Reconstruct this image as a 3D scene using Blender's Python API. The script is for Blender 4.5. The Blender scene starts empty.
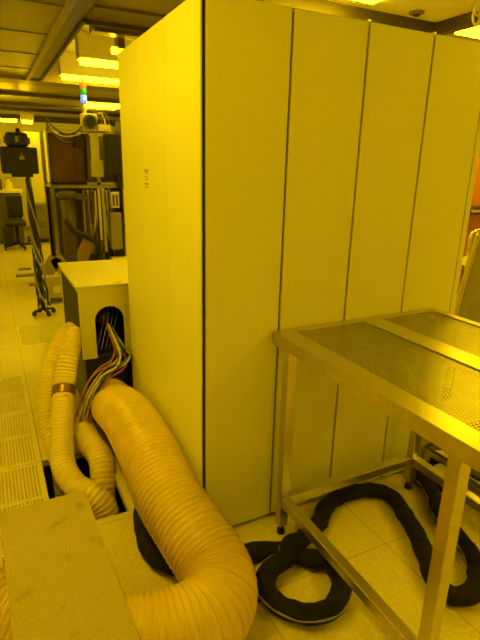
import bpy, bmesh, math, random
from mathutils import Vector, Matrix
random.seed(7)
sc = bpy.context.scene
col = sc.collection
V = Vector

# ------------------------------------------------------------------ materials
def new_mat(name):
    m = bpy.data.materials.new(name); m.use_nodes = True
    nt = m.node_tree; b = nt.nodes['Principled BSDF']
    return m, nt, b

def mat(name, rgb, rough=.5, metal=0., var=.06, nscale=9., bump=0., bscale=200., coat=0., spec=.5, stretch=None, detail=3.):
    m, nt, b = new_mat(name); N = nt.nodes; L = nt.links
    b.inputs['Roughness'].default_value = rough
    b.inputs['Metallic'].default_value = metal
    b.inputs['Coat Weight'].default_value = coat
    b.inputs['Coat Roughness'].default_value = .25
    b.inputs['Specular IOR Level'].default_value = spec
    tc = N.new('ShaderNodeTexCoord'); mp = N.new('ShaderNodeMapping')
    L.new(tc.outputs['Object'], mp.inputs['Vector'])
    if stretch: mp.inputs['Scale'].default_value = stretch
    n = N.new('ShaderNodeTexNoise'); n.inputs['Scale'].default_value = nscale; n.inputs['Detail'].default_value = detail
    L.new(mp.outputs['Vector'], n.inputs['Vector'])
    r = N.new('ShaderNodeValToRGB')
    lo = [max(0, c * (1 - var)) for c in rgb]; hi = [min(1, c * (1 + var)) for c in rgb]
    r.color_ramp.elements[0].position = .3; r.color_ramp.elements[1].position = .7
    r.color_ramp.elements[0].color = (*lo, 1); r.color_ramp.elements[1].color = (*hi, 1)
    L.new(n.outputs['Fac'], r.inputs['Fac']); L.new(r.outputs['Color'], b.inputs['Base Color'])
    if bump:
        n2 = N.new('ShaderNodeTexNoise'); n2.inputs['Scale'].default_value = bscale; n2.inputs['Detail'].default_value = 2
        L.new(mp.outputs['Vector'], n2.inputs['Vector'])
        bp = N.new('ShaderNodeBump'); bp.inputs['Strength'].default_value = bump; bp.inputs['Distance'].default_value = .01
        L.new(n2.outputs['Fac'], bp.inputs['Height']); L.new(bp.outputs['Normal'], b.inputs['Normal'])
    return m

def emit(name, rgb, s):
    m, nt, b = new_mat(name)
    b.inputs['Base Color'].default_value = (*[min(1, c) for c in rgb], 1)
    b.inputs['Emission Color'].default_value = (*rgb, 1); b.inputs['Emission Strength'].default_value = s
    return m

M = {}
M['paint'] = mat('white_paint', (.80, .79, .50), .42, var=.015, nscale=3, bump=.02, bscale=350)
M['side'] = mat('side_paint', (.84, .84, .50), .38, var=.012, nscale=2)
M['case'] = mat('case_paint', (.62, .60, .50), .42, var=.03)
M['gap'] = mat('dark_gasket', (.022, .022, .022), .7)
M['black'] = mat('black_plastic', (.012, .012, .012), .5, var=.2, nscale=20)
M['rubber'] = mat('black_sleeve', (.010, .009, .0075), .75, spec=.25, var=.35, nscale=28, bump=.5, bscale=55)
M['seam'] = mat('grey_seam', (.26, .25, .21), .45)
M['dark'] = mat('dark_grey', (.10, .095, .08), .5, var=.12)
M['grey'] = mat('mid_grey', (.30, .28, .23), .5, var=.08)
M['steel'] = mat('brushed_steel', (.62, .58, .50), .30, 1., var=.10, nscale=30, stretch=(1, 1, 14))
M['steelh'] = mat('sheet_steel', (.62, .58, .50), .34, 1., var=.08, nscale=40, stretch=(14, 1, 1))
M['mesh'] = mat('perforated_steel', (.42, .38, .30), .36, 1., var=.08, nscale=25)
M['chrome'] = mat('chrome', (.75, .72, .65), .15, 1.)
M['hose'] = mat('amber_hose', (.74, .56, .19), .30, var=.10, nscale=5, coat=.55, bump=.05, bscale=60)
M['whose'] = mat('cream_hose', (.80, .68, .38), .42, var=.08, nscale=7, coat=.15)
M['brown'] = mat('brown_glass', (.13, .065, .085), .25, var=.15, nscale=3)
M['orange'] = mat('orange_paint', (.42, .13, .03), .4, var=.1, nscale=2)
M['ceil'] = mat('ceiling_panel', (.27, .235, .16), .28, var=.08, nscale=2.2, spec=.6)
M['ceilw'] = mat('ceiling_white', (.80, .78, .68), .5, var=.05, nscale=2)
M['beam'] = mat('ceiling_beam', (.16, .13, .075), .35, var=.12, nscale=4)
M['beamd'] = mat('ceiling_beam_dark', (.07, .055, .035), .45, var=.1)
M['beaml'] = mat('ceiling_bar_pale', (.34, .29, .18), .35, var=.1)
M['wall'] = mat('wall_paint', (.80, .78, .66), .5, var=.04, nscale=1.5)
M['plate'] = mat('underfloor', (.05, .045, .03), .8)
M['drawer'] = mat('drawer_grey', (.20, .185, .14), .5, var=.06)
M['lampbox'] = mat('lamp_tray', (.82, .80, .72), .4)
M['lamp'] = emit('lamp_diffuser', (1., .645, .004), 30.)
M['red'] = emit('red_lens', (.9, .16, .01), .5)
M['green'] = emit('green_lens', (.01, .30, .03), .5)
M['blue'] = emit('blue_lens', (.12, .32, 1.), 1.1)
M['bluehot'] = emit('blue_lens_lit', (.6, .8, 1.), 2.)
M['redink'] = mat('red_ink', (.55, .05, .02), .5)
M['ink'] = mat('faded_ink', (.50, .40, .20), .6)
M['paper'] = mat('sticker_paper', (.86, .82, .66), .5)
M['board'] = mat('brown_board', (.30, .21, .10), .5, var=.15)
M['brass'] = mat('clamp_band', (.30, .18, .07), .35, 1.)
M['olive'] = mat('olive_case', (.09, .078, .05), .5, var=.12)
M['glass_b'] = mat('clear_bin', (.42, .38, .26), .2, var=.1)
WIRES = [mat('wire_' + n, c, .4) for n, c in (('yellow', (.75, .6, .12)), ('red', (.5, .12, .04)), ('green', (.12, .26, .06)),
         ('white', (.75, .72, .6)), ('black', (.03, .03, .03)), ('olive', (.35, .32, .1)))]

def deck_mat():
    m, nt, b = new_mat('anti_slip_deck'); N = nt.nodes; L = nt.links
    b.inputs['Roughness'].default_value = .5
    tc = N.new('ShaderNodeTexCoord')
    v = N.new('ShaderNodeTexVoronoi'); v.inputs['Scale'].default_value = 230
    L.new(tc.outputs['Object'], v.inputs['Vector'])
    n = N.new('ShaderNodeTexNoise'); n.inputs['Scale'].default_value = 9; n.inputs['Detail'].default_value = 4
    L.new(tc.outputs['Object'], n.inputs['Vector'])
    r = N.new('ShaderNodeValToRGB'); e = r.color_ramp.elements
    e[0].position = .28; e[0].color = (.34, .28, .16, 1); e[1].position = .38; e[1].color = (.50, .44, .29, 1)
    L.new(n.outputs['Fac'], r.inputs['Fac'])
    r2 = N.new('ShaderNodeValToRGB'); e = r2.color_ramp.elements
    e[0].position = .15; e[0].color = (.74, .72, .68, 1); e[1].position = .6; e[1].color = (1, 1, 1, 1)
    L.new(v.outputs['Distance'], r2.inputs['Fac'])
    mx = N.new('ShaderNodeMix'); mx.data_type = 'RGBA'; mx.blend_type = 'MULTIPLY'; mx.inputs['Factor'].default_value = 1
    L.new(r.outputs['Color'], mx.inputs['A']); L.new(r2.outputs['Color'], mx.inputs['B'])
    L.new(mx.outputs['Result'], b.inputs['Base Color'])
    bp = N.new('ShaderNodeBump'); bp.inputs['Strength'].default_value = .6; bp.inputs['Distance'].default_value = .003
    L.new(v.outputs['Distance'], bp.inputs['Height']); L.new(bp.outputs['Normal'], b.inputs['Normal'])
    return m
M['deck'] = deck_mat()

TILE, TX, TY = .61, .06, .26          # raised-floor grid
def floor_mat():
    m, nt, b = new_mat('vinyl_floor_tiles'); N = nt.nodes; L = nt.links
    b.inputs['Roughness'].default_value = .27
    tc = N.new('ShaderNodeTexCoord'); sp = N.new('ShaderNodeSeparateXYZ'); L.new(tc.outputs['Object'], sp.inputs[0])
    def seam(out, off):
        a = N.new('ShaderNodeMath'); a.operation = 'SUBTRACT'; L.new(out, a.inputs[0]); a.inputs[1].default_value = off - 50 * TILE - TILE / 2
        p = N.new('ShaderNodeMath'); p.operation = 'MODULO'; L.new(a.outputs[0], p.inputs[0]); p.inputs[1].default_value = TILE
        q = N.new('ShaderNodeMath'); q.operation = 'SUBTRACT'; L.new(p.outputs[0], q.inputs[0]); q.inputs[1].default_value = TILE / 2
        c = N.new('ShaderNodeMath'); c.operation = 'ABSOLUTE'; L.new(q.outputs[0], c.inputs[0])
        d = N.new('ShaderNodeMath'); d.operation = 'LESS_THAN'; L.new(c.outputs[0], d.inputs[0]); d.inputs[1].default_value = .0018
        return d.outputs[0]
    s = N.new('ShaderNodeMath'); s.operation = 'MAXIMUM'
    L.new(seam(sp.outputs['X'], TX), s.inputs[0]); L.new(seam(sp.outputs['Y'], TY), s.inputs[1])
    n = N.new('ShaderNodeTexNoise'); n.inputs['Scale'].default_value = 70; n.inputs['Detail'].default_value = 3
    n2 = N.new('ShaderNodeTexNoise'); n2.inputs['Scale'].default_value = 2.2; n2.inputs['Detail'].default_value = 4
    for q in (n, n2): L.new(tc.outputs['Object'], q.inputs['Vector'])
    ad = N.new('ShaderNodeMath'); ad.operation = 'MULTIPLY_ADD'; L.new(n2.outputs['Fac'], ad.inputs[0]); ad.inputs[1].default_value = .5; L.new(n.outputs['Fac'], ad.inputs[2])
    r = N.new('ShaderNodeValToRGB'); e = r.color_ramp.elements
    e[0].position = .55; e[0].color = (.60, .55, .42, 1); e[1].position = .95; e[1].color = (.74, .69, .55, 1)
    L.new(ad.outputs[0], r.inputs['Fac'])
    mx = N.new('ShaderNodeMix'); mx.data_type = 'RGBA'; L.new(s.outputs[0], mx.inputs['Factor'])
    L.new(r.outputs['Color'], mx.inputs['A']); mx.inputs['B'].default_value = (.40, .35, .23, 1)
    L.new(mx.outputs['Result'], b.inputs['Base Color'])
    bp = N.new('ShaderNodeBump'); bp.inputs['Strength'].default_value = .05; bp.inputs['Distance'].default_value = .004
    L.new(n.outputs['Fac'], bp.inputs['Height']); L.new(bp.outputs['Normal'], b.inputs['Normal'])
    return m
M['floor'] = floor_mat()
M['ptile'] = mat('perforated_tile', (.72, .67, .52), .35, var=.05)

# ------------------------------------------------------------------ builders
ORG = {}
def tag(o, label=None, cat=None, group=None, kind=None):
    if label: o['label'] = label
    if cat: o['category'] = cat
    if group: o['group'] = group
    if kind: o['kind'] = kind
    return o

def thing(name, label, cat, loc=(0, 0, 0), group=None):
    o = bpy.data.objects.new(name, None); col.objects.link(o)
    o.empty_display_size = .1
    o.location = loc; ORG[o.name] = V(loc)
    return tag(o, label, cat, group)

def catmull(pts, step):
    P = [V(p) for p in pts]; P = [2 * P[0] - P[1]] + P + [2 * P[-1] - P[-2]]
    raw = []
    for i in range(1, len(P) - 2):
        for k in range(24):
            t = k / 24
            a, b, c, d = P[i - 1], P[i], P[i + 1], P[i + 2]
            raw.append(.5 * (2 * b + (c - a) * t + (2 * a - 5 * b + 4 * c - d) * t * t + (3 * b - a - 3 * c + d) * t ** 3))
    raw.append(P[-2])
    out = [raw[0]]; need = step
    for a, b in zip(raw, raw[1:]):
        d = (b - a).length
        if d < 1e-9: continue
        pos = 0
        while pos + need <= d:
            pos += need; out.append(a + (b - a) * (pos / d)); need = step
        need -= d - pos
    out.append(raw[-1])
    return out

class MB:
    def __init__(s): s.bm = bmesh.new()
    def quad(s, *p):
        s.bm.faces.new([s.bm.verts.new(q) for q in p]); return s
    def box(s, x0, x1, y0, y1, z0, z1, rz=0, c=None):
        v = [V((x, y, z)) for z in (z0, z1) for y in (y0, y1) for x in (x0, x1)]
        if rz:
            c = V(c) if c else V(((x0 + x1) / 2, (y0 + y1) / 2, 0)); R = Matrix.Rotation(rz, 3, 'Z')
            v = [R @ (p - c) + c for p in v]
        w = [s.bm.verts.new(p) for p in v]
        for f in ((0, 2, 3, 1), (4, 5, 7, 6), (0, 1, 5, 4), (2, 6, 7, 3), (0, 4, 6, 2), (1, 3, 7, 5)): s.bm.faces.new([w[i] for i in f])
        return s
    def bar(s, a, b, w, h, up=(0, 0, 1)):
        a, b = V(a), V(b); t = (b - a).normalized(); up = V(up)
        if abs(t.dot(up)) > .95: up = V((0, 1, 0))
        sd = t.cross(up).normalized(); u = sd.cross(t)
        w2 = []
        for e in (a, b):
            for i, j in ((-1, -1), (1, -1), (1, 1), (-1, 1)): w2.append(s.bm.verts.new(e + sd * (i * w / 2) + u * (j * h / 2)))
        for f in ((3, 2, 1, 0), (4, 5, 6, 7), (0, 1, 5, 4), (1, 2, 6, 5), (2, 3, 7, 6), (3, 0, 4, 7)): s.bm.faces.new([w2[i] for i in f])
        return s
    def tube(s, pts, r, seg=12, step=.02, flat=None, caps=True, smooth=True):
        """r: number or f(distance, angle); flat: height factor with a fixed up axis"""
        P = catmull(pts, step); rings = []; n = None
        for i, p in enumerate(P):
            t = (P[min(i + 1, len(P) - 1)] - P[max(i - 1, 0)]).normalized()
            if flat:
                sd = t.cross(V((0, 0, 1)))
                sd = sd.normalized() if sd.length > .05 else (n or V((1, 0, 0))); n = sd; u = sd.cross(t)
            else:
                if n is None: n = t.orthogonal().normalized()
                n = (n - t * n.dot(t)).normalized(); sd = n; u = t.cross(n)
            ring = []
            for k in range(seg):
                a = 2 * math.pi * k / seg
                q = r(i * step, a) if callable(r) else r
                ring.append(s.bm.verts.new(p + sd * (q * math.cos(a)) + u * (q * (flat or 1) * math.sin(a))))
            rings.append(ring)
        for A, B in zip(rings, rings[1:]):
            for k in range(seg):
                f = s.bm.faces.new((A[k], A[(k + 1) % seg], B[(k + 1) % seg], B[k])); f.smooth = smooth
        if caps: s.bm.faces.new(rings[0][::-1]); s.bm.faces.new(rings[-1])
        return s
    def cyl(s, a, b, r, r2=None, seg=20):
        a, b = V(a), V(b); t = (b - a).normalized(); n = t.orthogonal().normalized(); u = t.cross(n)
        R = [[s.bm.verts.new(e + (n * math.cos(2 * math.pi * k / seg) + u * math.sin(2 * math.pi * k / seg)) * q) for k in range(seg)]
             for e, q in ((a, r), (b, r if r2 is None else r2))]
        for k in range(seg):
            f = s.bm.faces.new((R[0][k], R[0][(k + 1) % seg], R[1][(k + 1) % seg], R[1][k])); f.smooth = True
        s.bm.faces.new(R[0][::-1]); s.bm.faces.new(R[1]); return s
    def lathe(s, c, prof, seg=24):
        c = V(c); R = [[s.bm.verts.new(c + V((r * math.cos(2 * math.pi * k / seg), r * math.sin(2 * math.pi * k / seg), z))) for k in range(seg)] for r, z in prof]
        for A, B in zip(R, R[1:]):
            for k in range(seg):
                f = s.bm.faces.new((A[k], A[(k + 1) % seg], B[(k + 1) % seg], B[k])); f.smooth = True
        s.bm.faces.new(R[0][::-1]); s.bm.faces.new(R[-1]); return s
    def build(s, name, m, parent=None, bevel=0, solid=0, label=None):
        bm = s.bm
        bmesh.ops.recalc_face_normals(bm, faces=bm.faces)
        if parent is not None: org = ORG[parent.name]
        else:
            xs = [v.co for v in bm.verts]
            lo = V([min(v[i] for v in xs) for i in range(3)]); hi = V([max(v[i] for v in xs) for i in range(3)])
            org = V(((lo.x + hi.x) / 2, (lo.y + hi.y) / 2, lo.z))
        bmesh.ops.translate(bm, verts=bm.verts, vec=-org)
        me = bpy.data.meshes.new(name); bm.to_mesh(me); bm.free()
        me.materials.append(M[m] if isinstance(m, str) else m)
        o = bpy.data.objects.new(name, me); col.objects.link(o)
        if parent is not None: o.parent = parent
        else: o.location = org
        ORG[o.name] = org
        if bevel:
            b = o.modifiers.new('bevel', 'BEVEL'); b.width = bevel; b.segments = 2; b.limit_method = 'ANGLE'; b.angle_limit = .7
        if solid:
            b = o.modifiers.new('solid', 'SOLIDIFY'); b.thickness = solid; b.offset = -1
        if label: o['label'] = label
        return o

def struct(name, mb, m, parent=None, **k):
    o = mb.build(name, m, parent, **k)
    if parent is None: o['kind'] = 'structure'
    return o

def copy_tree(o, parent=None, delta=None):
    c = o.copy(); col.objects.link(c)
    if parent is not None: c.parent = parent
    if delta is not None: c.location = V(o.location) + V(delta)
    for ch in list(o.children): copy_tree(ch, c)
    return c

# ------------------------------------------------------------------ room shell
X0, X1, Y0, Y1, ZC, ZR = -3.3, 6.3, -4.6, 10.6, 2.50, 2.76
PERF = [(-1.16, -.35), (-1.16, .26), (-1.16, .87), (-1.16, 1.48), (-.55, 2.70)]
f = MB()
i0, i1 = -6, 11; j0, j1 = -8, 17
for i in range(i0, i1):
    for j in range(j0, j1):
        x, y = TX + i * TILE, TY + j * TILE
        if any(abs(x - a) < .05 and abs(y - b) < .05 for a, b in PERF): continue
        if abs(x + .55) < .05 and abs(y - .26) < .05:      # tile cut out where the hoses dive under the floor
            hx, hy = -.24, .298
            f.quad((x, y, 0), (x + TILE, y, 0), (x + TILE, hy, 0), (x, hy, 0))
            f.quad((hx, hy, 0), (x + TILE, hy, 0), (x + TILE, y + TILE, 0), (hx, y + TILE, 0))
            for a, b in (((x, hy), (hx, hy)), ((hx, hy), (hx, y + TILE)), ((x, y + TILE), (hx, y + TILE)), ((x, hy), (x, y + TILE))):
                f.quad((*a, 0), (*b, 0), (*b, -.035), (*a, -.035))
            continue
        f.quad((x, y, 0), (x + TILE, y, 0), (x + TILE, y + TILE, 0), (x, y + TILE, 0))
bmesh.ops.remove_doubles(f.bm, verts=f.bm.verts, dist=1e-4)
fl = struct('floor', f, 'floor')
# shift so that object coordinates are world coordinates for the tile grid
fl.data.transform(Matrix.Translation(fl.location)); fl.location = (0, 0, 0)
struct('floor', MB().box(X0 - .3, X1 + .6, Y0 - .2, Y1 + .2, -.32, -.30), 'plate')

# perforated raised-floor tiles
def perf_tile(x, y):
    mb = MB(); nx, ny = 36, 46; bd = .024
    pw = (TILE - 2 * bd) / nx
    rows = []
    half = (TILE - 3 * bd) / 2
    for h in (0, 1):
        y0 = bd + h * (half + bd)
        for k in range(ny // 2): rows.append((y0 + half * k / (ny // 2), y0 + half * (k + 1) / (ny // 2)))
    for (ya, yb) in rows:
        for i in range(nx):
            xa = bd + i * pw; xb = xa + pw
            hx, hy = pw * .23, (yb - ya) * .33
            cx, cy = (xa + xb) / 2, (ya + yb) / 2
            o = [(xa, ya), (xb, ya), (xb, yb), (xa, yb)]; n = [(cx - hx, cy - hy), (cx + hx, cy - hy), (cx + hx, cy + hy), (cx - hx, cy + hy)]
            for k in range(4):
                q = (k + 1) % 4
                mb.quad(*[(x + p[0], y + p[1], 0) for p in (o[k], o[q], n[q], n[k])])
    g = .002
    for (a, b_, c, d) in ((g, TILE - g, g, bd), (g, TILE - g, bd + half, bd + half + bd), (g, TILE - g, TILE - bd, TILE - g)):
        mb.quad((x + a, y + c, 0), (x + b_, y + c, 0), (x + b_, y + d, 0), (x + a, y + d, 0))
    for (a, b_) in ((g, bd), (TILE - bd, TILE - g)):
        for (c, d) in ((bd, bd + half), (bd + half + bd, TILE - bd)):
            mb.quad((x + a, y + c, 0), (x + b_, y + c, 0), (x + b_, y + d, 0), (x + a, y + d, 0))
    return mb
PL = ['perforated floor tile partly under the far corner of the grained step', 'perforated floor tile just beyond the grained step, beside the pale hoses',
      'perforated floor tile, second beyond the grained step along the aisle', 'perforated floor tile, third beyond the grained step along the aisle',
      'perforated floor tile beside the grey case with the arched hole']
for (x, y), l in zip(PERF, PL):
    tag(perf_tile(x, y).build('perforated_floor_tile', 'ptile', solid=.02), l, 'floor tile', 'perforated tiles in the raised floor')

struct('wall_left', MB().box(X0 - .1, X0, Y0, Y1, -.3, 2.9), 'wall')
struct('wall_right', MB().box(X1, X1 + .1, Y0, Y1, -.3, 2.9), 'wall')
struct('wall_front', MB().box(X0 - .1, X1 + .1, Y0 - .1, Y0, -.3, 2.9), 'wall')
struct('wall_back', MB().box(X0 - .1, X1 + .1, Y1, Y1 + .1, -.3, 2.9), 'wall')
struct('ceiling', MB().box(X0 - .1, X1 + .1, Y0 - .1, Y1 + .1, 2.76, 2.86), 'ceilw')
# lowered ceiling fields (flush filter panels) around the open bays
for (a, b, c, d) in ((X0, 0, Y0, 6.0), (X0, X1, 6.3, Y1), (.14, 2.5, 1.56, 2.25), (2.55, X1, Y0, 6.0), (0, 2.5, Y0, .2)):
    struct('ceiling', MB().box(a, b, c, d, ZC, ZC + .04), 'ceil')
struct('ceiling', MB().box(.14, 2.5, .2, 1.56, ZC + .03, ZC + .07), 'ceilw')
# beams / panel joints
n = [0]
def trim(mb, m):
    n[0] += 1; return struct('trim_%d' % n[0], mb, m, bevel=.004)
trim(MB().box(0.012, .14, .2, 6.0, ZC - .012, 2.76), 'beam')
trim(MB().box(-.035, .012, Y0, 6.0, ZC - .03, ZC + .03), 'beaml')
trim(MB().box(.125, .15, 2.60, 5.80, ZC - .035, 2.76), 'beamd')
trim(MB().box(.14, 2.5, 2.25, 2.58, ZC - .02, 2.76), 'beam')
trim(MB().box(.14, 2.5, 2.58, 2.61, ZC - .05, 2.76), 'beamd')
trim(MB().box(X0, X1, 5.80, 6.3, ZC - .02, 2.76), 'beam')
trim(MB().box(X0, X1, 5.78, 5.80, ZC - .035, 2.76), 'beaml')
trim(MB().box(.14, 2.50, 1.50, 1.56, ZC - .05, 2.76), 'beamd')
trim(MB().box(2.47, 2.55, -4.5, 1.56, ZC - .05, 2.76), 'beamd')
trim(MB().box(.14, 2.50, .2, .26, ZC - .03, 2.76), 'beam')
for y in (7.4, 8.9, 9.9): trim(MB().box(X0, X1, y, y + .10, ZC - .05, ZC), 'beamd' if y > 9 else 'beam')
for y in (2.4, 3.3, 4.2, 5.1): trim(MB().box(X0, -.035, y, y + .02, ZC - .006, ZC), 'beam')
for x in (-.62, -1.25, -1.9): trim(MB().box(x, x + .02, 0, 6, ZC - .006, ZC), 'beam')
trim(MB().box(.15, 2.47, 4.3, 4.32, 2.75, 2.76), 'beam')
trim(MB().box(X0, X1, Y1 - .06, Y1, 2.30, 2.42), 'beamd')
trim(MB().box(X0, X1, Y1 - .03, Y1, 0, .10), 'beaml')

# ------------------------------------------------------------------ ceiling lamps
def ceil_lamp(x0, x1, y0, y1, z, ztop, label, group):
    c = V(((x0 + x1) / 2, (y0 + y1) / 2, z))
    t = thing('ceiling_lamp', label, 'lamp', c, group)
    MB().box(x0, x1, y0, y1, z + .045, ztop).build('tray', 'lampbox', t, bevel=.006)
    mx, my = min(.03, (x1 - x0) * .12), min(.03, (y1 - y0) * .12)
    MB().box(x0 + mx, x1 - mx, y0 + my, y1 - my, z, z + .045).build('diffuser', 'lamp', t, bevel=.008)
    return t
G = 'yellow fluorescent ceiling lamps'
ceil_lamp(.36, 1.56, 4.20, 4.40, 2.47, 2.76, 'upper of two bright strip lamps in the ceiling bay beside the cabinet', G)
ceil_lamp(.33, 1.53, 5.36, 5.54, 2.47, 2.76, 'lower of two bright strip lamps in the ceiling bay beside the cabinet', G)
ceil_lamp(1.15, 1.75, 8.1, 8.6, 2.455, 2.50, 'square ceiling lamp showing low behind the signal tower', G)
ceil_lamp(1.15, 1.76, .9, 1.36, 2.50, 2.76, 'ceiling lamp over the middle cabinet doors at the top edge of the photo', G)
ceil_lamp(2.57, 3.8, 1.14, 1.46, 2.455, 2.50, 'ceiling lamp by the curly cable over the last cabinet door', G)
ceil_lamp(.07, .29, 8.9, 9.1, 2.16, 2.32, 'distant square bright lamp above the tall pale cabinet', G)
ceil_lamp(-.9, .03, 8.95, 9.05, 2.17, 2.22, 'distant thin strip lamp above the far desk', G)
# the hanging rods of the low far lamp
# lamps the photo shows only by their light
for (a, b, c, d) in ((-1.02, -.78, -.85, .75), (-2.0, -1.75, 1.9, 2.7), (-2.0, -1.75, 4.4, 5.2), (-1.5, -1.2, 6.6, 7.8), (1.9, 2.2, -2.9, -2.1), (2.9, 3.2, -1.9, -.8), (.0, .3, -3.5, -2.7), (4.2, 4.5, .4, 1.6), (3.2, 3.5, 4.4, 5.6)):
    ceil_lamp(a, b, c, d, 2.455, 2.50, 'strip lamp in the ceiling outside the frame', G)

# ------------------------------------------------------------------ equipment cabinet
W, D, H = 1.262, 1.045, 1.985
cab = thing('equipment_cabinet', 'tall pale metal equipment cabinet with four plain front doors filling the middle', 'cabinet', (W / 2, D / 2, 0))
MB().box(.002, W + .028, .014, D - .004, .03, H - .012).build('carcass', 'gap', cab)
MB().box(.02, W + .02, .03, D - .02, 0, .03).build('plinth', 'gap', cab)
xs = [.003, .316, .633, .950, W]
for a, b in zip(xs, xs[1:]):
    MB().box(a + .0052, b - .0052, -.004, .013, .018, H - .006).build('door', 'paint', cab, bevel=.003)
MB().box(W + .003, W + .035, -.002, D - .005, .012, H - .004).build('end_panel', 'paint', cab, bevel=.003)
ys = [-.004, .345, .690, D]
for a, b in zip(ys, ys[1:]):
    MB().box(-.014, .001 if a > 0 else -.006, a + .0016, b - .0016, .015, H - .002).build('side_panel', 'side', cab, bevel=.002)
MB().box(.004, W + .03, .004, D - .006, H - .012, H - .002).build('top_panel', 'paint', cab)
for a in xs[1:-1]:
    MB().box(a - .006, a + .006, -.003, .014, H - .006, H + .004).build('hinge', 'steel', cab, bevel=.002)
lb = MB().box(-.0155, -.014, .575, .655, 1.375, 1.475).build('sticker', 'side', cab, label='small faded sticker with unreadable lines')
ik = MB()
for z0, z1, a, b in ((1.455, 1.464, .58, .648), (1.446, 1.455, .592, .632), (1.430, 1.434, .59, .644), (1.419, 1.423, .582, .64), (1.397, 1.408, .585, .645), (1.386, 1.392, .592, .64)):
    ik.box(-.0162, -.0154, a, b, z0, z1)
ik.build('faded_lines', 'ink', lb)

# ------------------------------------------------------------------ steel table
TZ = .880
tb = thing('steel_table', 'stainless steel table with perforated top standing against the cabinet doors', 'table', (.71, -.475, 0))
tx0, tx1, ty0, ty1 = .284, 1.136, -.955, -.012
m1a, m1b, m2a, m2b, my0, my1 = .362, .700, .795, 1.098, -.885, -.048
MB().box(tx0, m1a, ty0, ty1, TZ - .005, TZ).box(m1b, m2a, my0, my1, TZ - .005, TZ).box(m2b, tx1, ty0, ty1, TZ - .005, TZ) \
    .box(m1a, m2b, my1, ty1, TZ - .005, TZ).box(m1a, m2b, ty0, my0, TZ - .005, TZ).build('top_frame', 'steelh', tb, bevel=.0015)
ap = MB().box(tx0, tx0 + .004, ty0, ty1, TZ - .05, TZ - .004).box(tx1 - .004, tx1, ty0, ty1, TZ - .05, TZ - .004)
ap.box(tx0, tx1, ty0, ty0 + .004, TZ - .05, TZ - .004).box(tx0, tx1, ty1 - .004, ty1, TZ - .05, TZ - .004)
ap.box(m1b + .02, m2a - .02, ty0 + .006, ty1 - .006, TZ - .04, TZ - .006)
ap.build('apron', 'steelh', tb)
def perf_sheet(x0, x1, y0, y1, z, pitch=.0125):
    mb = MB(); bm = mb.bm; dy = pitch * math.sqrt(3) / 2; R = pitch / math.sqrt(3); r = pitch * .37
    cache = {}
    def vert(x, y):
        k = (round(x * 20000), round(y * 20000))
        if k not in cache: cache[k] = bm.verts.new((x, y, z))
        return cache[k]
    row = 0; y = y0
    while y < y1 + dy:
        x = x0 + (pitch / 2 if row % 2 else 0)
        while x < x1 + pitch / 2:
            o = [vert(x + R * math.cos(math.pi / 6 + k * math.pi / 3), y + R * math.sin(math.pi / 6 + k * math.pi / 3)) for k in range(6)]
            q = [bm.verts.new((x + r * math.cos(math.pi / 6 + k * math.pi / 3), y + r * math.sin(math.pi / 6 + k * math.pi / 3), z)) for k in range(6)]
            for k in range(6):
                j = (k + 1) % 6
                bm.faces.new((o[k], o[j], q[j], q[k]))
            x += pitch
        y += dy; row += 1
    return mb
for a, b in ((m1a, m1b), (m2a, m2b)):
    perf_sheet(a - .004, b + .004, my0 - .004, my1 + .004, TZ - .0055).build('perforated_sheet', 'mesh', tb, solid=.0015)
legs = [(.308, -.108), (1.032, -.108), (.308, -.880), (1.032, -.880)]
for x, y in legs:
    lg = MB().box(x - .02, x + .02, y - .02, y + .02, .045, TZ - .006).build('leg', 'steel', tb, bevel=.003)
    MB().cyl((x, y, .02), (x, y, .045), .012).lathe((x, y, 0), ((.015, 0), (.017, .004), (.017, .018), (.013, .03))).build('foot', 'black', lg)
zb = .165
MB().bar((.328, -.108, zb), (1.012, -.108, zb), .04, .04).build('stretcher', 'steelh', tb, bevel=.003)
MB().bar((.308, -.128, zb + .004), (.308, -.860, zb + .004), .04, .04).build('stretcher', 'steelh', tb, bevel=.003)
MB().bar((1.032, -.128, zb), (1.032, -.860, zb), .04, .04).build('stretcher', 'steelh', tb, bevel=.003)

# ------------------------------------------------------------------ big amber hose
def ribbed(r, amp, pitch, power=1):
    return lambda s, a: r * (1 + amp * (2 * abs(math.sin(math.pi * s / pitch)) ** power - 1))
hp = [(-.14, 1.115, .158), (-.147, .95, .20), (-.152, .74, .265), (-.152, .53, .305), (-.149, .243, .290), (-.148, .03, .247), (-.114, -.17, .195),
      (-.088, -.31, .150), (-.125, -.420, .132), (-.235, -.470, .130), (-.443, -.430, .130), (-.60, -.325, .130), (-.77, -.175, .130), (-1.0, .01, .130), (-1.3, .14, .130)]
hz = thing('ribbed_hose', 'thick amber ribbed duct hose curving along the cabinet side and under the step', 'hose', (-.3, -.2, 0))
MB().tube(hp, ribbed(.123, .045, .0215, .7), 40, .0036).build('hose_wall', 'hose', hz)
MB().tube([(-.140, 1.128, .156), (-.1405, 1.105, .161), (-.141, 1.08, .167)], .131, 32, .006).build('collar', 'dark', hz)

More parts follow.
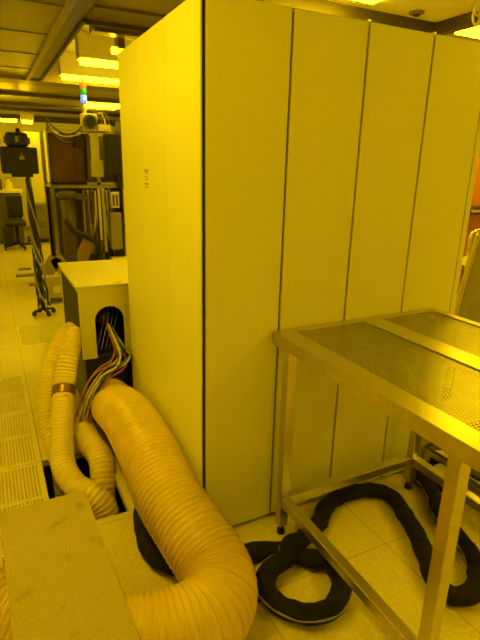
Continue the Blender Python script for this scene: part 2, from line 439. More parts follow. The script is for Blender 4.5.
# ------------------------------------------------------------------ cream hoses
wa = [(-.262, 1.24, .545), (-.305, 1.20, .52), (-.350, 1.13, .44), (-.385, 1.06, .33), (-.415, .95, .24), (-.450, .80, .13), (-.462, .67, .06), (-.43, .555, .02), (-.375, .48, .008), (-.325, .435, -.05), (-.309, .415, -.15), (-.308, .41, -.28)]
h1 = thing('ribbed_hose', 'cream ribbed hose with dark clamp band diving into the floor opening by the step', 'hose', (-.35, .8, 0), 'cream hoses')
MB().tube(wa, ribbed(.056, .055, .0195, .6), 26, .0032).build('hose_wall', 'whose', h1)
MB().tube([(-.391, 1.040, .316), (-.396, 1.023, .300), (-.402, 1.005, .284)], .0625, 24, .008).build('clamp_band', 'brass', h1, label='dark metal clamp band')
MB().box(-.41, -.385, .945, .957, .285, .313).build('clamp_screw', 'chrome', h1)
wb = [(-.262, 1.39, .53), (-.33, 1.36, .49), (-.405, 1.27, .40), (-.455, 1.17, .28), (-.484, 1.05, .15), (-.475, .95, .06), (-.455, .85, -.06), (-.45, .80, -.28)]
h2 = thing('ribbed_hose', 'cream ribbed hose without clamp, on the aisle side of its clamped twin', 'hose', (-.5, .9, 0), 'cream hoses')
MB().tube(wb, ribbed(.055, .055, .0195, .6), 26, .0032).build('hose_wall', 'whose', h2)
wc = [(-.300, 1.13, .085), (-.318, .98, .075), (-.312, .82, .075), (-.285, .69, .055), (-.292, .605, .0), (-.303, .57, -.08), (-.304, .565, -.28)]
h3 = thing('ribbed_hose', 'short cream ribbed hose sloping from the black pedestal into the floor opening', 'hose', (-.25, .7, 0), 'cream hoses')
MB().tube(wc, ribbed(.059, .055, .0195, .6), 26, .0032).build('hose_wall', 'whose', h3)

# ------------------------------------------------------------------ grey case with arch on black pedestal
bx0, bx1, by0, by1, bz0, bz1 = -.268, .21, 1.12, 1.86, .428, .838
case = thing('instrument_case', 'pale grey metal case with an arched cable hole beside the cabinet', 'case', ((bx0 + bx1) / 2, 1.5, bz0))
# front wall with an arched opening
fw = MB(); ax, aw, at_ = -.110, .080, .725
arch = [(ax - aw, bz0)] + [(ax + aw * math.cos(math.pi - k * math.pi / 14), at_ - aw + aw * math.sin(math.pi - k * math.pi / 14)) for k in range(15)] + [(ax + aw, bz0)]
vo = [fw.bm.verts.new((x, by0, z)) for x, z in arch]
top = [fw.bm.verts.new((x, by0, bz1)) for x, z in arch]
for k in range(len(arch) - 1): 
    if (vo[k].co - vo[k + 1].co).length > 1e-6:
        if abs(arch[k][0] - arch[k + 1][0]) < 1e-6: continue
        fw.bm.faces.new((vo[k], vo[k + 1], top[k + 1], top[k]))
fw.quad((bx0, by0, bz0), (ax - aw, by0, bz0), (ax - aw, by0, bz1), (bx0, by0, bz1))
fw.quad((ax + aw, by0, bz0), (bx1, by0, bz0), (bx1, by0, bz1), (ax + aw, by0, bz1))
bmesh.ops.remove_doubles(fw.bm, verts=fw.bm.verts, dist=1e-5)
fw.build('front_panel', 'case', case, solid=-.004)
MB().box(bx0 - .012, bx1, by0 - .004, by1, bz1, bz1 + .010).build('lid', 'case', case, bevel=.002)
MB().box(bx0 + .004, bx0 + .008, by0 + .03, by1 - .02, bz0 + .01, bz1 - .03).build('side_panel', 'gap', case, label='dark recessed side panel')
MB().box(bx0, bx0 + .012, by0 + .001, by0 + .026, bz0, bz1).box(bx0, bx0 + .012, by0 + .026, by1, bz1 - .028, bz1).box(bx0, bx0 + .012, by1 - .02, by1, bz0, bz1).build('side_frame', 'case', case)
MB().box(bx0 + .008, bx1, by1 - .006, by1, bz0, bz1).box(bx1 - .006, bx1, by0 + .005, by1, bz0, bz1).box(bx0 + .008, bx1, by0 + .005, by1, bz0, bz0 + .006).build('inner_shell', 'gap', case)
MB().lathe((ax, by0 + .20, .6), ((.03, -.03), (.05, 0), (.05, .02), (.02, .04))).build('inner_fan', 'dark', case)
stp = MB().box(-.075, -.018, 1.128, 1.165, bz1 + .010, bz1 + .0112).build('warning_sticker', 'paper', case, label='small red and white sticker')
rk = MB()
for k, (a, b) in enumerate(((-.073, -.060), (-.057, -.040), (-.037, -.021))): rk.box(a, b, 1.146, 1.162, bz1 + .0112, bz1 + .0118)
rk.box(-.07, -.03, 1.133, 1.138, bz1 + .0112, bz1 + .0118)
rk.build('red_marks', 'redink', stp)
pd = thing('black_pedestal', 'black pedestal under the pale grey case', 'pedestal', (-.03, 1.5, 0))
MB().box(bx0 + .012, bx1, by0 + .012, by1 - .02, .03, bz0).build('body', 'black', pd, bevel=.004)
for x in (bx0 + .05, bx1 - .05):
    for y in (by0 + .06, by1 - .08): MB().cyl((x, y, 0), (x, y, .03), .022).build('foot', 'gap', pd)

# loose cables out of the arched hole
for k in range(12):
    q = k / 11; d = random.uniform(-.03, .03); o_ = V((.05 - .09 * q + random.uniform(-.012, .012), d * 1.6, random.uniform(-.05, .025)))
    base = [(-.105, 1.19, .60), (-.075, 1.10, .50), (-.075, 1.02, .475), (-.115, .95, .455), (-.19, .95, .415), (-.255, .955, .325), (-.295, .97, .21), (-.315, 1.0, .12)]
    pts = [V(p) + o_ * (.25 if i == 0 else .5 if i == 1 else 1) + V((0, 0, random.uniform(-.008, .008))) for i, p in enumerate(base)]
    nm = ['yellow', 'green', 'olive', 'red', 'black', 'olive', 'green', 'white'][k % 8]
    wi = dict(yellow=0, red=1, green=2, white=3, black=4, olive=5)[nm]
    o = MB().tube(pts, .0042 if k % 4 else .0062, 6, .015).build('cable', WIRES[wi])
    tag(o, 'thin loose cable in the bundle drooping from the arched hole over the amber hose', 'cable', 'loose cables at the arched hole')
for k in range(4):
    x = ax - .05 + .024 * k
    o = MB().tube([(x - .02, 1.18, .45), (x + .01, 1.20, .54), (x + .04, 1.22, .64), (x + .06, 1.34, .70)], .0022, 6, .02).build('cable', WIRES[(5, 0, 5, 2)[k]])
    tag(o, 'pale thin cable standing inside the arched hole', 'cable', 'cables inside the arched hole')

# ------------------------------------------------------------------ black sleeved hose on the floor
def crinkle(r, seed):
    rnd = random.Random(seed); ph = [rnd.uniform(0, 6.28) for _ in range(6)]
    def fn(s, a):
        w = math.sin(61 * s + ph[0] + 2 * math.sin(a + ph[3])) * .5 + math.sin(103 * s + ph[1] + 3 * math.sin(2 * a)) * .35 + math.sin(37 * s + a * 3 + ph[2]) * .4
        return r * (1 + .085 * w)
    return fn
cx, cy, cr = .227, -.410, .124
sl = [(-.14, .33, .04), (-.205, .20, .036), (-.232, .0, .036), (-.185, -.115, .034), (-.09, -.155, .034), (.02, -.172, .034), (.13, -.185, .034), (.235, -.215, .038)]
ring = []
for k in range(0, 11):
    a = math.radians(62 - k * 36.5)
    rr = cr * (1 + .05 * math.sin(3 * a))
    ring.append((cx + rr * 1.16 * math.cos(a), cy + rr * math.sin(a), .040 if k < 7 else .040 + .007 * (k - 6)))
sl = sl[:-1] + [(.225, -.235, .045)] + ring[0:10] + [(.255, -.265, .085), (.33, -.235, .062), (.46, -.165, .04), (.57, -.08, .036), (.69, -.058, .036), (.81, -.075, .036), (.875, -.15, .036), (.845, -.26, .036), (.80, -.38, .036),
      (.735, -.50, .036), (.675, -.600, .036), (.675, -.672, .036), (.735, -.700, .036), (.825, -.662, .036), (.905, -.575, .036), (.945, -.46, .036), (.985, -.34, .036), (1.05, -.25, .036), (1.096, -.165, .036), (1.11, -.09, .036), (1.19, -.065, .036), (1.32, -.06, .036)]
bs = thing('sleeved_hose', 'crumpled black sleeved hose lying in a ring on the floor under the table', 'hose', (.3, -.3, 0))
MB().tube(sl, crinkle(.0375, 3), 18, .008, flat=.78).build('sleeve', 'rubber', bs)
# pale edge seam along the outer side
P = catmull(sl, .03)
sm = []
for i, p in enumerate(P):
    t = (P[min(i + 1, len(P) - 1)] - P[max(i - 1, 0)]).normalized(); sd = t.cross(V((0, 0, 1))).normalized()
    sm.append(p - sd * .0355 + V((0, 0, .006)))
MB().tube(sm, .0042, 6, .012).build('edge_seam', 'seam', bs, label='thin pale seam along the edge')
# floor socket marks beside the ring
for k, (x, y) in enumerate(((.045, -.345), (.058, -.375), (.066, -.36))):
    tag(MB().cyl((x, y, 0), (x, y, .004), .006, seg=10).build('floor_screw', 'black'), 'small dark floor screw beside the black ring', 'screw', 'floor screws')

# ------------------------------------------------------------------ step with grained deck
st = thing('step_stool', 'low step with grained grey deck standing over the amber hose', 'step stool', (-.58, -.33, 0))
RZ = math.radians(1.9); CC = (-.586, .105, 0)
sx0, sx1, sy0, sy1 = -.738, -.442, -.80, .118
MB().box(sx0, sx1, sy0, sy1, .277, .293, RZ, CC).build('deck', 'deck', st, bevel=.003)
MB().box(sx0 + .01, sx1 - .01, sy0 + .01, sy1 - .012, .263, .277, RZ, CC).build('under_frame', 'dark', st)
for x in (sx0 + .03, sx1 - .03):
    for y in (sy0 + .03, sy1 - .05):
        lg = MB().box(x - .014, x + .014, y - .014, y + .014, .012, .264, RZ, CC).build('leg', 'steel', st)
        MB().box(x - .017, x + .017, y - .017, y + .017, 0, .014, RZ, CC).build('foot', 'black', lg)

# ------------------------------------------------------------------ behind the table: low trolley
tr = thing('wheeled_trolley', 'low wheeled chrome trolley behind the right end of the table', 'trolley', (1.45, -.25, 0))
for y in (-.03, -.62): MB().box(1.21, 1.72, y, y + .03, .10, .13).build('cross_bar', 'steelh', tr, bevel=.003)
MB().bar((1.225, -.015, .115), (1.225, -.605, .115), .03, .03).build('side_bar', 'steelh', tr, bevel=.003)
MB().bar((1.705, -.015, .115), (1.705, -.605, .115), .03, .03).build('side_bar', 'steelh', tr, bevel=.003)
MB().box(1.23, 1.70, -.60, -.02, .16, .20).build('black_tray', 'black', tr, bevel=.006)
for x in (1.25, 1.65):
    for y in (-.58, -.07): MB().box(x, x + .03, y, y + .03, .13, .16).build('spacer', 'steel', tr)
for x, y in ((1.225, -.045), (1.225, -.575), (1.705, -.045), (1.705, -.575)):
    w = MB().cyl((x - .012, y, .038), (x + .012, y, .038), .038).build('wheel', 'black', tr)
    MB().box(x - .018, x - .013, y - .018, y + .018, .03, .10).box(x + .013, x + .018, y - .018, y + .018, .03, .10).build('fork', 'chrome', w)
MB().tube([(1.27 + .05 * math.cos(a), .03 - .06, .255 + .06 * math.sin(a)) for a in [k * math.pi / 8 for k in range(-2, 15)]], .006, 8, .01).build('ring_handle', 'chrome', tr)
MB().lathe((1.225, -.02, .20), ((.012, 0), (.024, .006), (.026, .03), (.016, .045))).build('knob', 'black', tr)
fb = thing('foot_block', 'pale block with dark rounded base on the floor behind the table leg', 'block', (1.176, -.20, 0))
MB().box(1.152, 1.20, -.225, -.135, .035, .115).build('block', 'case', fb, bevel=.008)
MB().box(1.146, 1.206, -.24, -.125, 0, .036).build('base', 'black', fb, bevel=.015)

# ------------------------------------------------------------------ right edge
og = thing('orange_cabinet', 'orange red cabinet seen past the right edge of the pale cabinet', 'cabinet', (4.4, 2.0, 0))
MB().box(3.35, 5.4, 1.75, 2.4, .08, 2.0).build('body', 'orange', og, bevel=.01)
MB().box(3.37, 5.38, 1.77, 2.38, 0, .08).build('plinth', 'black', og)
MB().box(3.32, 5.0, 1.66, 1.75, 1.10, 1.17).build('black_rail', 'black', og, bevel=.01)
MB().box(3.35, 3.95, 1.62, 1.665, 1.12, 1.15).build('handle', 'chrome', og, bevel=.008)
ct = thing('push_cart', 'steel cart with a bent tube handle beside the cabinet end', 'cart', (2.2, .62, 0))
MB().tube([(1.955, .5, .10), (1.955, .5, .80), (1.955, .5, 1.05), (1.965, .5, 1.11), (1.99, .5, 1.135), (2.1, .5, 1.14), (2.45, .5, 1.14), (2.49, .5, 1.12), (2.5, .5, 1.05), (2.5, .5, .10)], .011, 10, .012).build('push_handle', 'chrome', ct)
MB().box(1.96, 2.52, .5, .95, .55, .58).box(1.96, 2.52, .5, .95, .16, .19).build('shelf', 'steelh', ct, bevel=.004)
MB().bar((1.98, .93, .10), (1.98, .93, .60), .024, .024).build('post', 'steel', ct)
MB().bar((2.48, .93, .10), (2.48, .93, .60), .024, .024).build('post', 'steel', ct)
for x in (1.975, 2.48):
    for y in (.52, .92): MB().cyl((x - .012, y, .05), (x + .012, y, .05), .05).build('wheel', 'black', ct)
vv = thing('valve_fitting', 'cream valve fitting fixed to the cart handle tube', 'valve', (1.95, .47, .95))
MB().cyl((1.905, .47, .965), (2.00, .455, .945), .030).build('valve_body', 'paper', vv)
MB().cyl((1.99, .46, .985), (2.06, .44, .88), .042, .03).build('elbow', 'paper', vv)
MB().cyl((2.02, .41, .935), (2.03, .38, .93), .024).build('port', 'black', vv)
for k in range(6):
    x = 1.90 + .022 * k
    o = MB().tube([(x, .47, .94), (x + random.uniform(-.015, .015), .46, .80), (x + random.uniform(-.03, .03), .47, .68), (x - .01, .48, .55), (x - .01, .49, .35), (x - .01, .495, .02)], .0045, 6, .03).build('cable', WIRES[(4, 5, 1, 4, 0, 4)[k]])
    tag(o, 'thin cable hanging below the cream valve fitting', 'cable', 'cables below the valve')
tag(MB().lathe((1.93, .45, .60), ((.012, 0), (.028, .01), (.03, .045), (.012, .06))).build('plug', 'black'), 'black round plug hanging among the cables under the valve', 'plug')
cr_ = thing('chair', 'grey upright chair back with pale slanting frame beyond the table corner', 'chair', (1.75, .2, 0))
pb_ = MB(); pl = [(1.60, 1.16), (1.528, .80), (1.50, .50), (1.96, .50), (1.99, .80), (2.0, 1.16)]
fa = [pb_.bm.verts.new((x, .155, z)) for x, z in pl]; ba = [pb_.bm.verts.new((x, .20, z)) for x, z in pl]
pb_.bm.faces.new(fa); pb_.bm.faces.new(ba[::-1])
for k in range(6): pb_.bm.faces.new((fa[k], ba[k], ba[(k + 1) % 6], fa[(k + 1) % 6]))
pb_.build('backrest', 'grey', cr_, bevel=.01)
for dx, sg in ((0, 1), (.40, -1)):
    MB().tube([(1.49 + dx, .17, .02), (1.49 + dx, .165, .45), (1.513 + dx, .16, .80), (1.552 + dx, .16, 1.0), (1.588 + dx, .16, 1.18)], .014, 10, .02).build('back_frame', 'steel', cr_)
MB().box(1.51, 1.95, .19, .62, .44, .50).build('seat', 'dark', cr_, bevel=.015)
for x in (1.53, 1.93): MB().cyl((x, .60, 0), (x, .60, .45), .013).build('leg', 'steel', cr_)

# small ceiling pieces
dt = thing('smoke_detector', 'small dark round detector on the ceiling above the cabinet', 'detector', (2.157, 1.375, 2.48))
MB().lathe((2.157, 1.375, 2.49), ((.03, .022), (.05, .026), (.052, .04))).build('body', 'beam', dt)
MB().lathe((2.157, 1.375, 2.502), ((.02, 0), (.03, .012))).build('sensor', 'black', dt)
cc = [(2.31, 1.02, 2.53), (2.31, 1.02, 2.47)]
for k in range(34):
    a = k * .62; cc.append((2.305 + .0016 * k + .032 * math.cos(a), 1.0 + .001 * k, 2.44 + .042 * math.sin(a)))
cc += [(2.37, 1.04, 2.48), (2.37, 1.04, 2.53)]
tag(MB().tube(cc, .0055, 6, .015).build('hanging_cord', 'paper'), 'pale curly cord tied below the ceiling by the lamp', 'cord')
ab = thing('ceiling_unit', 'small brown air unit hanging in the ceiling bay beside the cabinet top', 'air unit', (.6, 3.2, 2.5))
MB().box(.30, .75, 3.08, 3.30, 2.54, 2.76).build('body', 'beaml', ab, bevel=.006)
MB().box(.30, .75, 3.06, 3.085, 2.52, 2.62).build('front_lip', 'beam', ab)
MB().box(.52, .62, 3.40, 3.46, 2.44, 2.49).build('reflection_glow', 'lamp', ab, label='bright reflection at the air unit, made as a glowing block')  # no lamp here: a bright reflection put in as a glowing block
MB().box(.54, .60, 3.28, 3.42, 2.46, 2.56).build('bracket', 'beam', ab)

# ------------------------------------------------------------------ background: aisle equipment
es = thing('equipment_stand', 'thin cable-wrapped stand carrying a dark boxy equipment head in the aisle', 'stand', (-.28, 3.62, 0))
pole = MB().cyl((-.262, 3.62, .05), (-.285, 3.62, 1.38), .018, .016).build('pole', 'black', es)
for k in range(4):
    a = math.radians(20 + 90 * k)
    lg = MB().bar((-.262, 3.62, .06), (-.262 + .10 * math.cos(a), 3.62 + .10 * math.sin(a), .045), .03, .02).build('leg', 'black', es)
    MB().cyl((-.262 + .10 * math.cos(a), 3.61 + .10 * math.sin(a), .022), (-.262 + .10 * math.cos(a), 3.635 + .10 * math.sin(a), .022), .022).build('wheel', 'black', lg)
MB().box(-.50, -.185, 3.56, 3.74, 1.375, 1.61).build('head', 'black', es, bevel=.015)
MB().box(-.44, -.25, 3.58, 3.72, 1.61, 1.735).build('upper_box', 'black', es, bevel=.025)
MB().lathe((-.33, 3.64, 1.735), ((.02, 0), (.02, .03), (.008, .04))).build('cap', 'black', es)
MB().box(-.36, -.335, 3.572, 3.58, 1.65, 1.70).box(-.345, -.30, 3.552, 3.56, 1.50, 1.53).box(-.325, -.315, 3.552, 3.56, 1.53, 1.56).build('label_plate', 'grey', es)
for x in (-.455, -.255): MB().box(x, x + .02, 3.60, 3.66, 1.64, 1.695).build('side_knob', 'olive', es)
MB().box(-.42, -.24, 3.57, 3.70, 1.345, 1.376).build('mount', 'black', es)
for k in range(7):
    ph = k * .9; pts = []
    for i in range(9):
        z = 1.33 - i * .155; w = .02 + .035 * (i / 8)
        pts.append((-.285 + .028 * (i / 8) + w * math.cos(ph + i * 1.1), 3.62 + w * math.sin(ph + i * 1.1), max(z, .03)))
    o = MB().tube(pts, .009, 6, .03).build('cable', WIRES[4 if k % 3 else 5])
    tag(o, 'dark cable wound around the thin equipment stand', 'cable', 'cables around the stand')
for (x, y, w) in ((-.42, 5.55, .24), (-.36, 6.0, .16), (-.30, 4.95, .22)):
    tag(MB().box(x, x + w, y, y + .13, 0, .012).build('floor_plate', 'dark'), 'flat dark plate lying on the aisle floor', 'plate', 'dark floor plates')

ch = thing('office_chair', 'black office chair in front of the far desk', 'chair', (-.25, 8.0, 0))
MB().box(-.42, -.08, 7.85, 8.2, .40, .50).build('seat', 'black', ch, bevel=.04)
MB().box(-.36, -.10, 8.17, 8.25, .52, .92).build('backrest', 'black', ch, bevel=.035)
MB().cyl((-.24, 8.03, .08), (-.24, 8.03, .42), .03).build('gas_column', 'black', ch)
for k in range(5):
    a = k * 1.2566
    lg = MB().bar((-.24, 8.03, .09), (-.24 + .27 * math.cos(a), 8.03 + .27 * math.sin(a), .06), .04, .03).build('leg', 'black', ch)
    MB().cyl((-.255 + .27 * math.cos(a), 8.03 + .27 * math.sin(a), .027), (-.225 + .27 * math.cos(a), 8.03 + .27 * math.sin(a), .027), .027, seg=12).build('wheel', 'black', lg)
jk = MB().box(-.47, -.30, 7.88, 8.1, .10, .42).build('bag', 'black', bevel=.06); tag(jk, 'soft black bag on the floor beside the office chair', 'bag')

dk = thing('desk', 'desk with a pale top and brown front at the far end of the aisle', 'desk', (-.6, 8.9, 0))
MB().box(-1.6, -.05, 8.55, 9.2, .93, .975).build('desk_top', 'paper', dk, bevel=.005)
MB().box(-1.55, -.10, 8.62, 9.15, .04, .93).build('front', 'dark', dk)
for x in (-.58, -.33): MB().box(x, x + .008, 8.612, 8.62, .1, .9).build('joint', 'dark', dk)
pb = thing('bottle', 'small pale bottle standing on the far desk', 'bottle', (-.27, 8.7, .975))
MB().lathe((-.27, 8.7, .975), ((.06, 0), (.065, .02), (.065, .12), (.03, .17), (.028, .2))).build('body', 'paper', pb)
MB().cyl((-.27, 8.7, 1.175), (-.27, 8.7, 1.20), .032).build('cap', 'grey', pb)
bb = tag(MB().box(-.50, -.38, 8.65, 8.85, .975, 1.17).build('carton', 'olive', bevel=.005), 'small brown carton on the far desk beside the pale bottle', 'box')
tc_ = thing('tall_cabinet', 'tall narrow pale cabinet standing behind the grey drawer units', 'cabinet', (.33, 9.4, 0))
MB().box(.10, .56, 9.15, 9.7, .0, 2.02).build('body', 'wall', tc_, bevel=.006)
MB().box(.125, .535, 9.135, 9.152, .05, 1.98).build('door', 'wall', tc_, bevel=.004)
for z0, z1, lbl in ((0.06, .37, 'grey drawer unit on the floor, lower of the stacked pair'), (.375, .715, 'grey drawer unit stacked on another before the tall pale cabinet')):
    du = thing('drawer_unit', lbl, 'drawer unit', (.2, 8.9, z0), 'grey drawer units')
    MB().box(.03, .40, 8.7, 9.1, z0, z1).build('body', 'drawer', du, bevel=.006)
    MB().box(.045, .385, 8.688, 8.702, z0 + .02, z1 - .03).build('drawer', 'drawer', du, bevel=.004)
    MB().box(.15, .28, 8.672, 8.69, z1 - .075, z1 - .06).build('handle', 'dark', du)
dl = thing('dolly', 'low black wheeled dolly under the stacked grey drawer units', 'dolly', (.2, 8.9, 0))
MB().box(-.04, .46, 8.62, 9.14, .035, .06).build('platform', 'black', dl, bevel=.01)
for x in (0, .42):
    for y in (8.68, 9.06): MB().cyl((x - .012, y, .0185), (x + .012, y, .0185), .0185, seg=12).build('wheel', 'black', dl)

# --- process rack
rk = thing('process_rack', 'tall steel equipment rack with tubes and dark screens behind the pale case', 'rack', (.45, 4.8, 0))
for x, y in ((.035, 4.62), (.56, 4.62), (.84, 4.42), (.84, 5.3), (.035, 5.3)):
    MB().box(x - .02, x + .02, y - .02, y + .02, 0, 1.85 if x < .8 else 1.92).build('post', 'steel', rk)
for z in (1.25, 1.83): MB().box(.02, .85, 4.60, 4.63, z - .015, z + .015).build('rail', 'steel', rk)
MB().box(.03, .84, 5.28, 5.30, .10, 1.24).build('back_panel', 'olive', rk)
MB().box(.835, .85, 4.64, 5.28, .10, 1.9).build('side_sheet', 'olive', rk)
MB().box(.42, .84, 5.0, 5.28, 1.23, 1.80).build('rear_unit', 'olive', rk)
MB().box(.02, .86, 4.63, 5.3, .08, .11).build('shelf', 'steelh', rk)
MB().box(.02, .86, 4.63, 5.3, 1.20, 1.23).build('shelf', 'steelh', rk)
vp = MB().box(.045, .40, 4.585, 4.60, 1.275, 1.775).build('viewing_panel', 'brown', rk, label='brown tinted viewing panel')
MB().box(.03, .047, 4.575, 4.60, 1.26, 1.79).box(.398, .415, 4.575, 4.60, 1.26, 1.79).box(.03, .415, 4.575, 4.60, 1.255, 1.275).box(.03, .415, 4.575, 4.60, 1.775, 1.79).build('panel_frame', 'black', vp)
MB().box(.30, .302, 4.58, 4.586, 1.28, 1.77).build('panel_joint', 'black', vp)
MB().box(.05, .42, 4.60, 4.95, 1.24, 1.80).build('housing', 'dark', rk)
MB().box(.60, .775, 4.36, 4.42, 1.36, 1.80).build('display', 'black', rk, bevel=.006, label='dark upright display')
MB().box(.635, .745, 4.352, 4.362, 1.58, 1.77).build('display_glass', 'gap', rk)
MB().box(.46, .60, 4.50, 4.62, 1.33, 1.52).build('pale_unit', 'case', rk, bevel=.008, label='pale box between the screens')
MB().box(.47, .56, 4.48, 4.51, 1.48, 1.80).build('pale_duct', 'case', rk)
MB().box(.425, .46, 4.50, 4.62, 1.30, 1.80).build('dark_unit', 'dark', rk)
MB().box(.785, .86, 4.38, 4.60, 1.20, 1.95).build('side_column', 'olive', rk)
vb = MB().cyl((.175, 4.50, .30), (.175, 4.50, 1.12), .085).lathe((.175, 4.50, 1.10), ((.10, 0), (.105, .02), (.105, .05), (.09, .07))).build('vessel', 'olive', rk, label='tall dark cylinder vessel')
MB().cyl((.175, 4.50, .11), (.175, 4.50, .30), .05).build('vessel_neck', 'dark', vb)
MB().tube([(.12, 4.40, .86), (.20, 4.39, .74), (.32, 4.38, .68), (.42, 4.37, .62), (.463, 4.36, .54), (.47, 4.36, .40), (.47, 4.36, .20)], .03, 14, .02).build('bent_pipe', 'black', rk, label='thick black bent pipe')
MB().bar((.20, 4.44, .28), (.37, 4.44, .60), .15, .02, up=(0, -1, 0)).build('slanted_board', 'board', rk, label='brown slanted board')
MB().bar((.33, 4.46, .12), (.43, 4.46, .44), .10, .02, up=(0, -1, 0)).build('dark_board', 'gap', rk)
for k in range(14):
    x = .36 + .026 * k; z1 = 1.20 - random.random() * .03; z0 = .55 + .4 * random.random()
    y = 4.50 + .11 * random.random()
    MB().tube([(x, y, z1), (x + random.uniform(-.01, .01), y, (z0 + z1) / 2), (x + random.uniform(-.04, .04), y - .01, z0), (x + random.uniform(-.05, .05), y + .03, z0 - .2)], .006 + .004 * (k % 3), 8, .03).build('tube', ['case', 'olive', 'steel', 'dark', 'board'][k % 5], rk)
MB().box(.57, .60, 4.52, 4.55, .45, 1.2).box(.52, .545, 4.5, 4.53, .6, 1.2).build('pale_tube', 'paper', rk)
MB().box(.40, .62, 4.66, 4.95, .62, 1.05).build('gas_box', 'olive', rk, bevel=.01)
MB().box(.62, .75, 4.36, 4.46, .50, .93).build('grey_box', 'grey', rk, bevel=.006)
fr = MB().box(.635, .725, 4.33, 4.36, .99, 1.17).build('switch_plate', 'paper', rk, label='pale switch plate with two dark slots')
MB().box(.650, .672, 4.325, 4.331, 1.01, 1.14).box(.688, .710, 4.325, 4.331, 1.01, 1.14).build('slot', 'olive', fr)
MB().box(.44, .80, 4.36, 4.60, .11, .33).build('dark_base', 'black', rk)
MB().box(.60, .84, 4.10, 4.42, .385, .405).build('ledge', 'case', rk)
MB().box(.62, .84, 4.30, 4.42, .12, .385).build('ledge_foot', 'dark', rk)
for k in range(6): MB().bar((.48 + .03 * k, 4.30, .26 + .01 * k), (.56 + .03 * k, 4.18, .40), .012, .03).build('fin', 'dark', rk)
MB().lathe((.30, 4.50, 1.08), ((.09, 0), (.10, .01), (.10, .03), (.05, .05))).build('flange', 'dark', rk)
MB().box(.06, .36, 4.40, 4.60, 1.11, 1.14).build('valve_block', 'dark', rk)
# gauge cluster and cables on top of rack
MB().cyl((.475, 4.47, 1.92), (.475, 4.42, 1.92), .075).build('gauge', 'dark', rk, label='dark round gauge')
MB().cyl((.475, 4.419, 1.92), (.475, 4.415, 1.92), .055).build('gauge_face', 'black', rk)
MB().box(.39, .56, 4.47, 4.60, 1.82, 2.01).build('gauge_box', 'case', rk, bevel=.01)
MB().box(.56, .70, 4.45, 4.60, 1.83, 1.90).build('valve_block', 'case', rk)
MB().box(.30, .40, 4.46, 4.60, 1.66, 1.75).build('dark_unit', 'black', rk)
for k, (z, sag) in enumerate(((1.95, .16), (1.90, .20), (1.86, .10))):
    MB().tube([(.03, 4.60, z), (.08, 4.57, z - .5 * sag), (.20, 4.55, z - sag), (.33, 4.53, z - sag + .02), (.42, 4.5, z - .04)], .009, 8, .03).build('arched_cable', 'dark' if k < 2 else 'case', rk)
for k, x in enumerate((.56, .60, .64)):
    MB().tube([(x - .05, 4.5, 2.0), (x, 4.48, 2.02), (x + .04, 4.48, 1.95), (x + .05, 4.48, 1.86)], .009, 8, .03).build('arched_cable', 'case' if k % 2 else 'olive', rk)
sgt = thing('signal_tower', 'slim signal tower lamp with red, green and lit blue lenses on the rack', 'signal lamp', (.442, 4.56, 2.01))
MB().cyl((.442, 4.56, 2.01), (.442, 4.56, 2.12), .022).build('pole', 'case', sgt)
for z0, z1, m_, nm in ((2.205, 2.265, 'green', 'green_lens'), (2.268, 2.335, 'red', 'red_lens')):
    MB().lathe((.442, 4.56, z0), ((.030, 0), (.034, .006), (.034, z1 - z0 - .006), (.030, z1 - z0)), 16).build(nm, m_, sgt)
bl = MB().lathe((.442, 4.56, 2.12), ((.030, 0), (.035, .006), (.035, .075), (.030, .082)), 16).build('blue_lens', 'blue', sgt)
MB().lathe((.446, 4.53, 2.15), ((.006, 0), (.014, .01), (.014, .025), (.006, .035)), 12).build('bulb', 'bluehot', bl)
MB().cyl((.442, 4.56, 2.335), (.430, 4.56, 2.40), .012, .006).build('tip', 'redink', sgt)

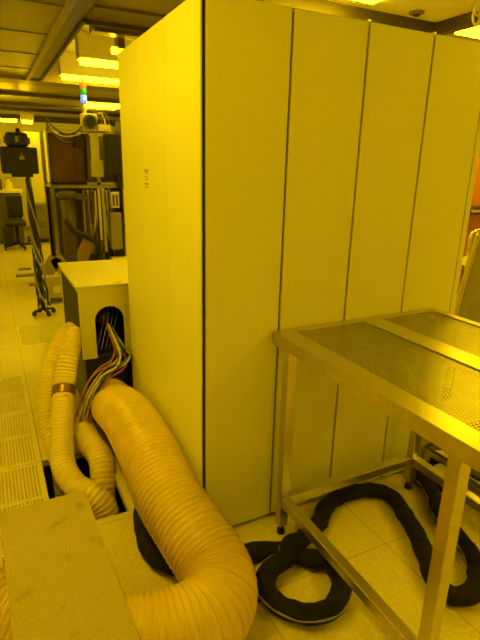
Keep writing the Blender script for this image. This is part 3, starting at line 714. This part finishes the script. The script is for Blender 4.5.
# wire bin in the aisle
bk = thing('waste_bin', 'clear square bin on a low dark base in the aisle', 'bin', (-.08, 4.1, 0))
MB().box(-.165, .03, 4.0, 4.2, .06, .30).build('bin_body', 'glass_b', bk, bevel=.012)
MB().box(-.175, .04, 3.99, 4.21, .292, .312).build('rim', 'case', bk, bevel=.006)
MB().box(-.12, -.02, 3.995, 4.0, .12, .2).build('label_plate', 'case', bk)
MB().box(-.15, .02, 4.01, 4.19, .03, .062).build('base', 'dark', bk)
for x in (-.14, .01):
    for y in (4.02, 4.18): MB().cyl((x - .01, y, .016), (x + .01, y, .016), .016, seg=12).build('wheel', 'black', bk)
cf = thing('sheet_holder', 'folded metal sheet leaning on the clear bin', 'sheet', (-.05, 4.25, .31))
MB().bar((-.17, 4.05, .315), (-.06, 4.05, .50), .14, .006, up=(0, -1, 0)).build('sheet', 'grey', cf)
MB().bar((-.06, 4.05, .50), (.03, 4.05, .33), .14, .006, up=(0, -1, 0)).build('sheet', 'steel', cf)

# window band on the far wall
wn = struct('window_1', MB().box(-2.6, -.62, Y1 - .03, Y1 - .001, 1.2, 2.15), 'brown')

# ------------------------------------------------------------------ camera
yaw, pit, rol = [math.radians(a) for a in (26.838, 17.341, 1.277)]
fw_ = V((math.sin(yaw) * math.cos(pit), math.cos(yaw) * math.cos(pit), -math.sin(pit)))
r_ = V((math.cos(yaw), -math.sin(yaw), 0)); u_ = r_.cross(fw_)
r2 = r_ * math.cos(rol) + u_ * math.sin(rol); u2 = u_ * math.cos(rol) - r_ * math.sin(rol)
cam = bpy.data.objects.new('camera', bpy.data.cameras.new('camera')); col.objects.link(cam)
mw = Matrix((r2, u2, -fw_)).transposed().to_4x4(); mw.translation = (-.6474, -1.5675, 1.485)
cam.matrix_world = mw
cam.data.sensor_fit = 'VERTICAL'; cam.data.sensor_height = 24; cam.data.lens = 492.5 / 640 * 24
cam.data.clip_start = .02
sc.camera = cam

wd = bpy.data.worlds.new('room_air'); sc.world = wd; wd.use_nodes = True
wd.node_tree.nodes['Background'].inputs['Color'].default_value = (.5, .32, .02, 1)
wd.node_tree.nodes['Background'].inputs['Strength'].default_value = .05
sc.view_settings.view_transform = 'Standard'; sc.view_settings.look = 'None'
sc.view_settings.exposure = 0; sc.view_settings.gamma = 1; sc.view_settings.use_curve_mapping = False
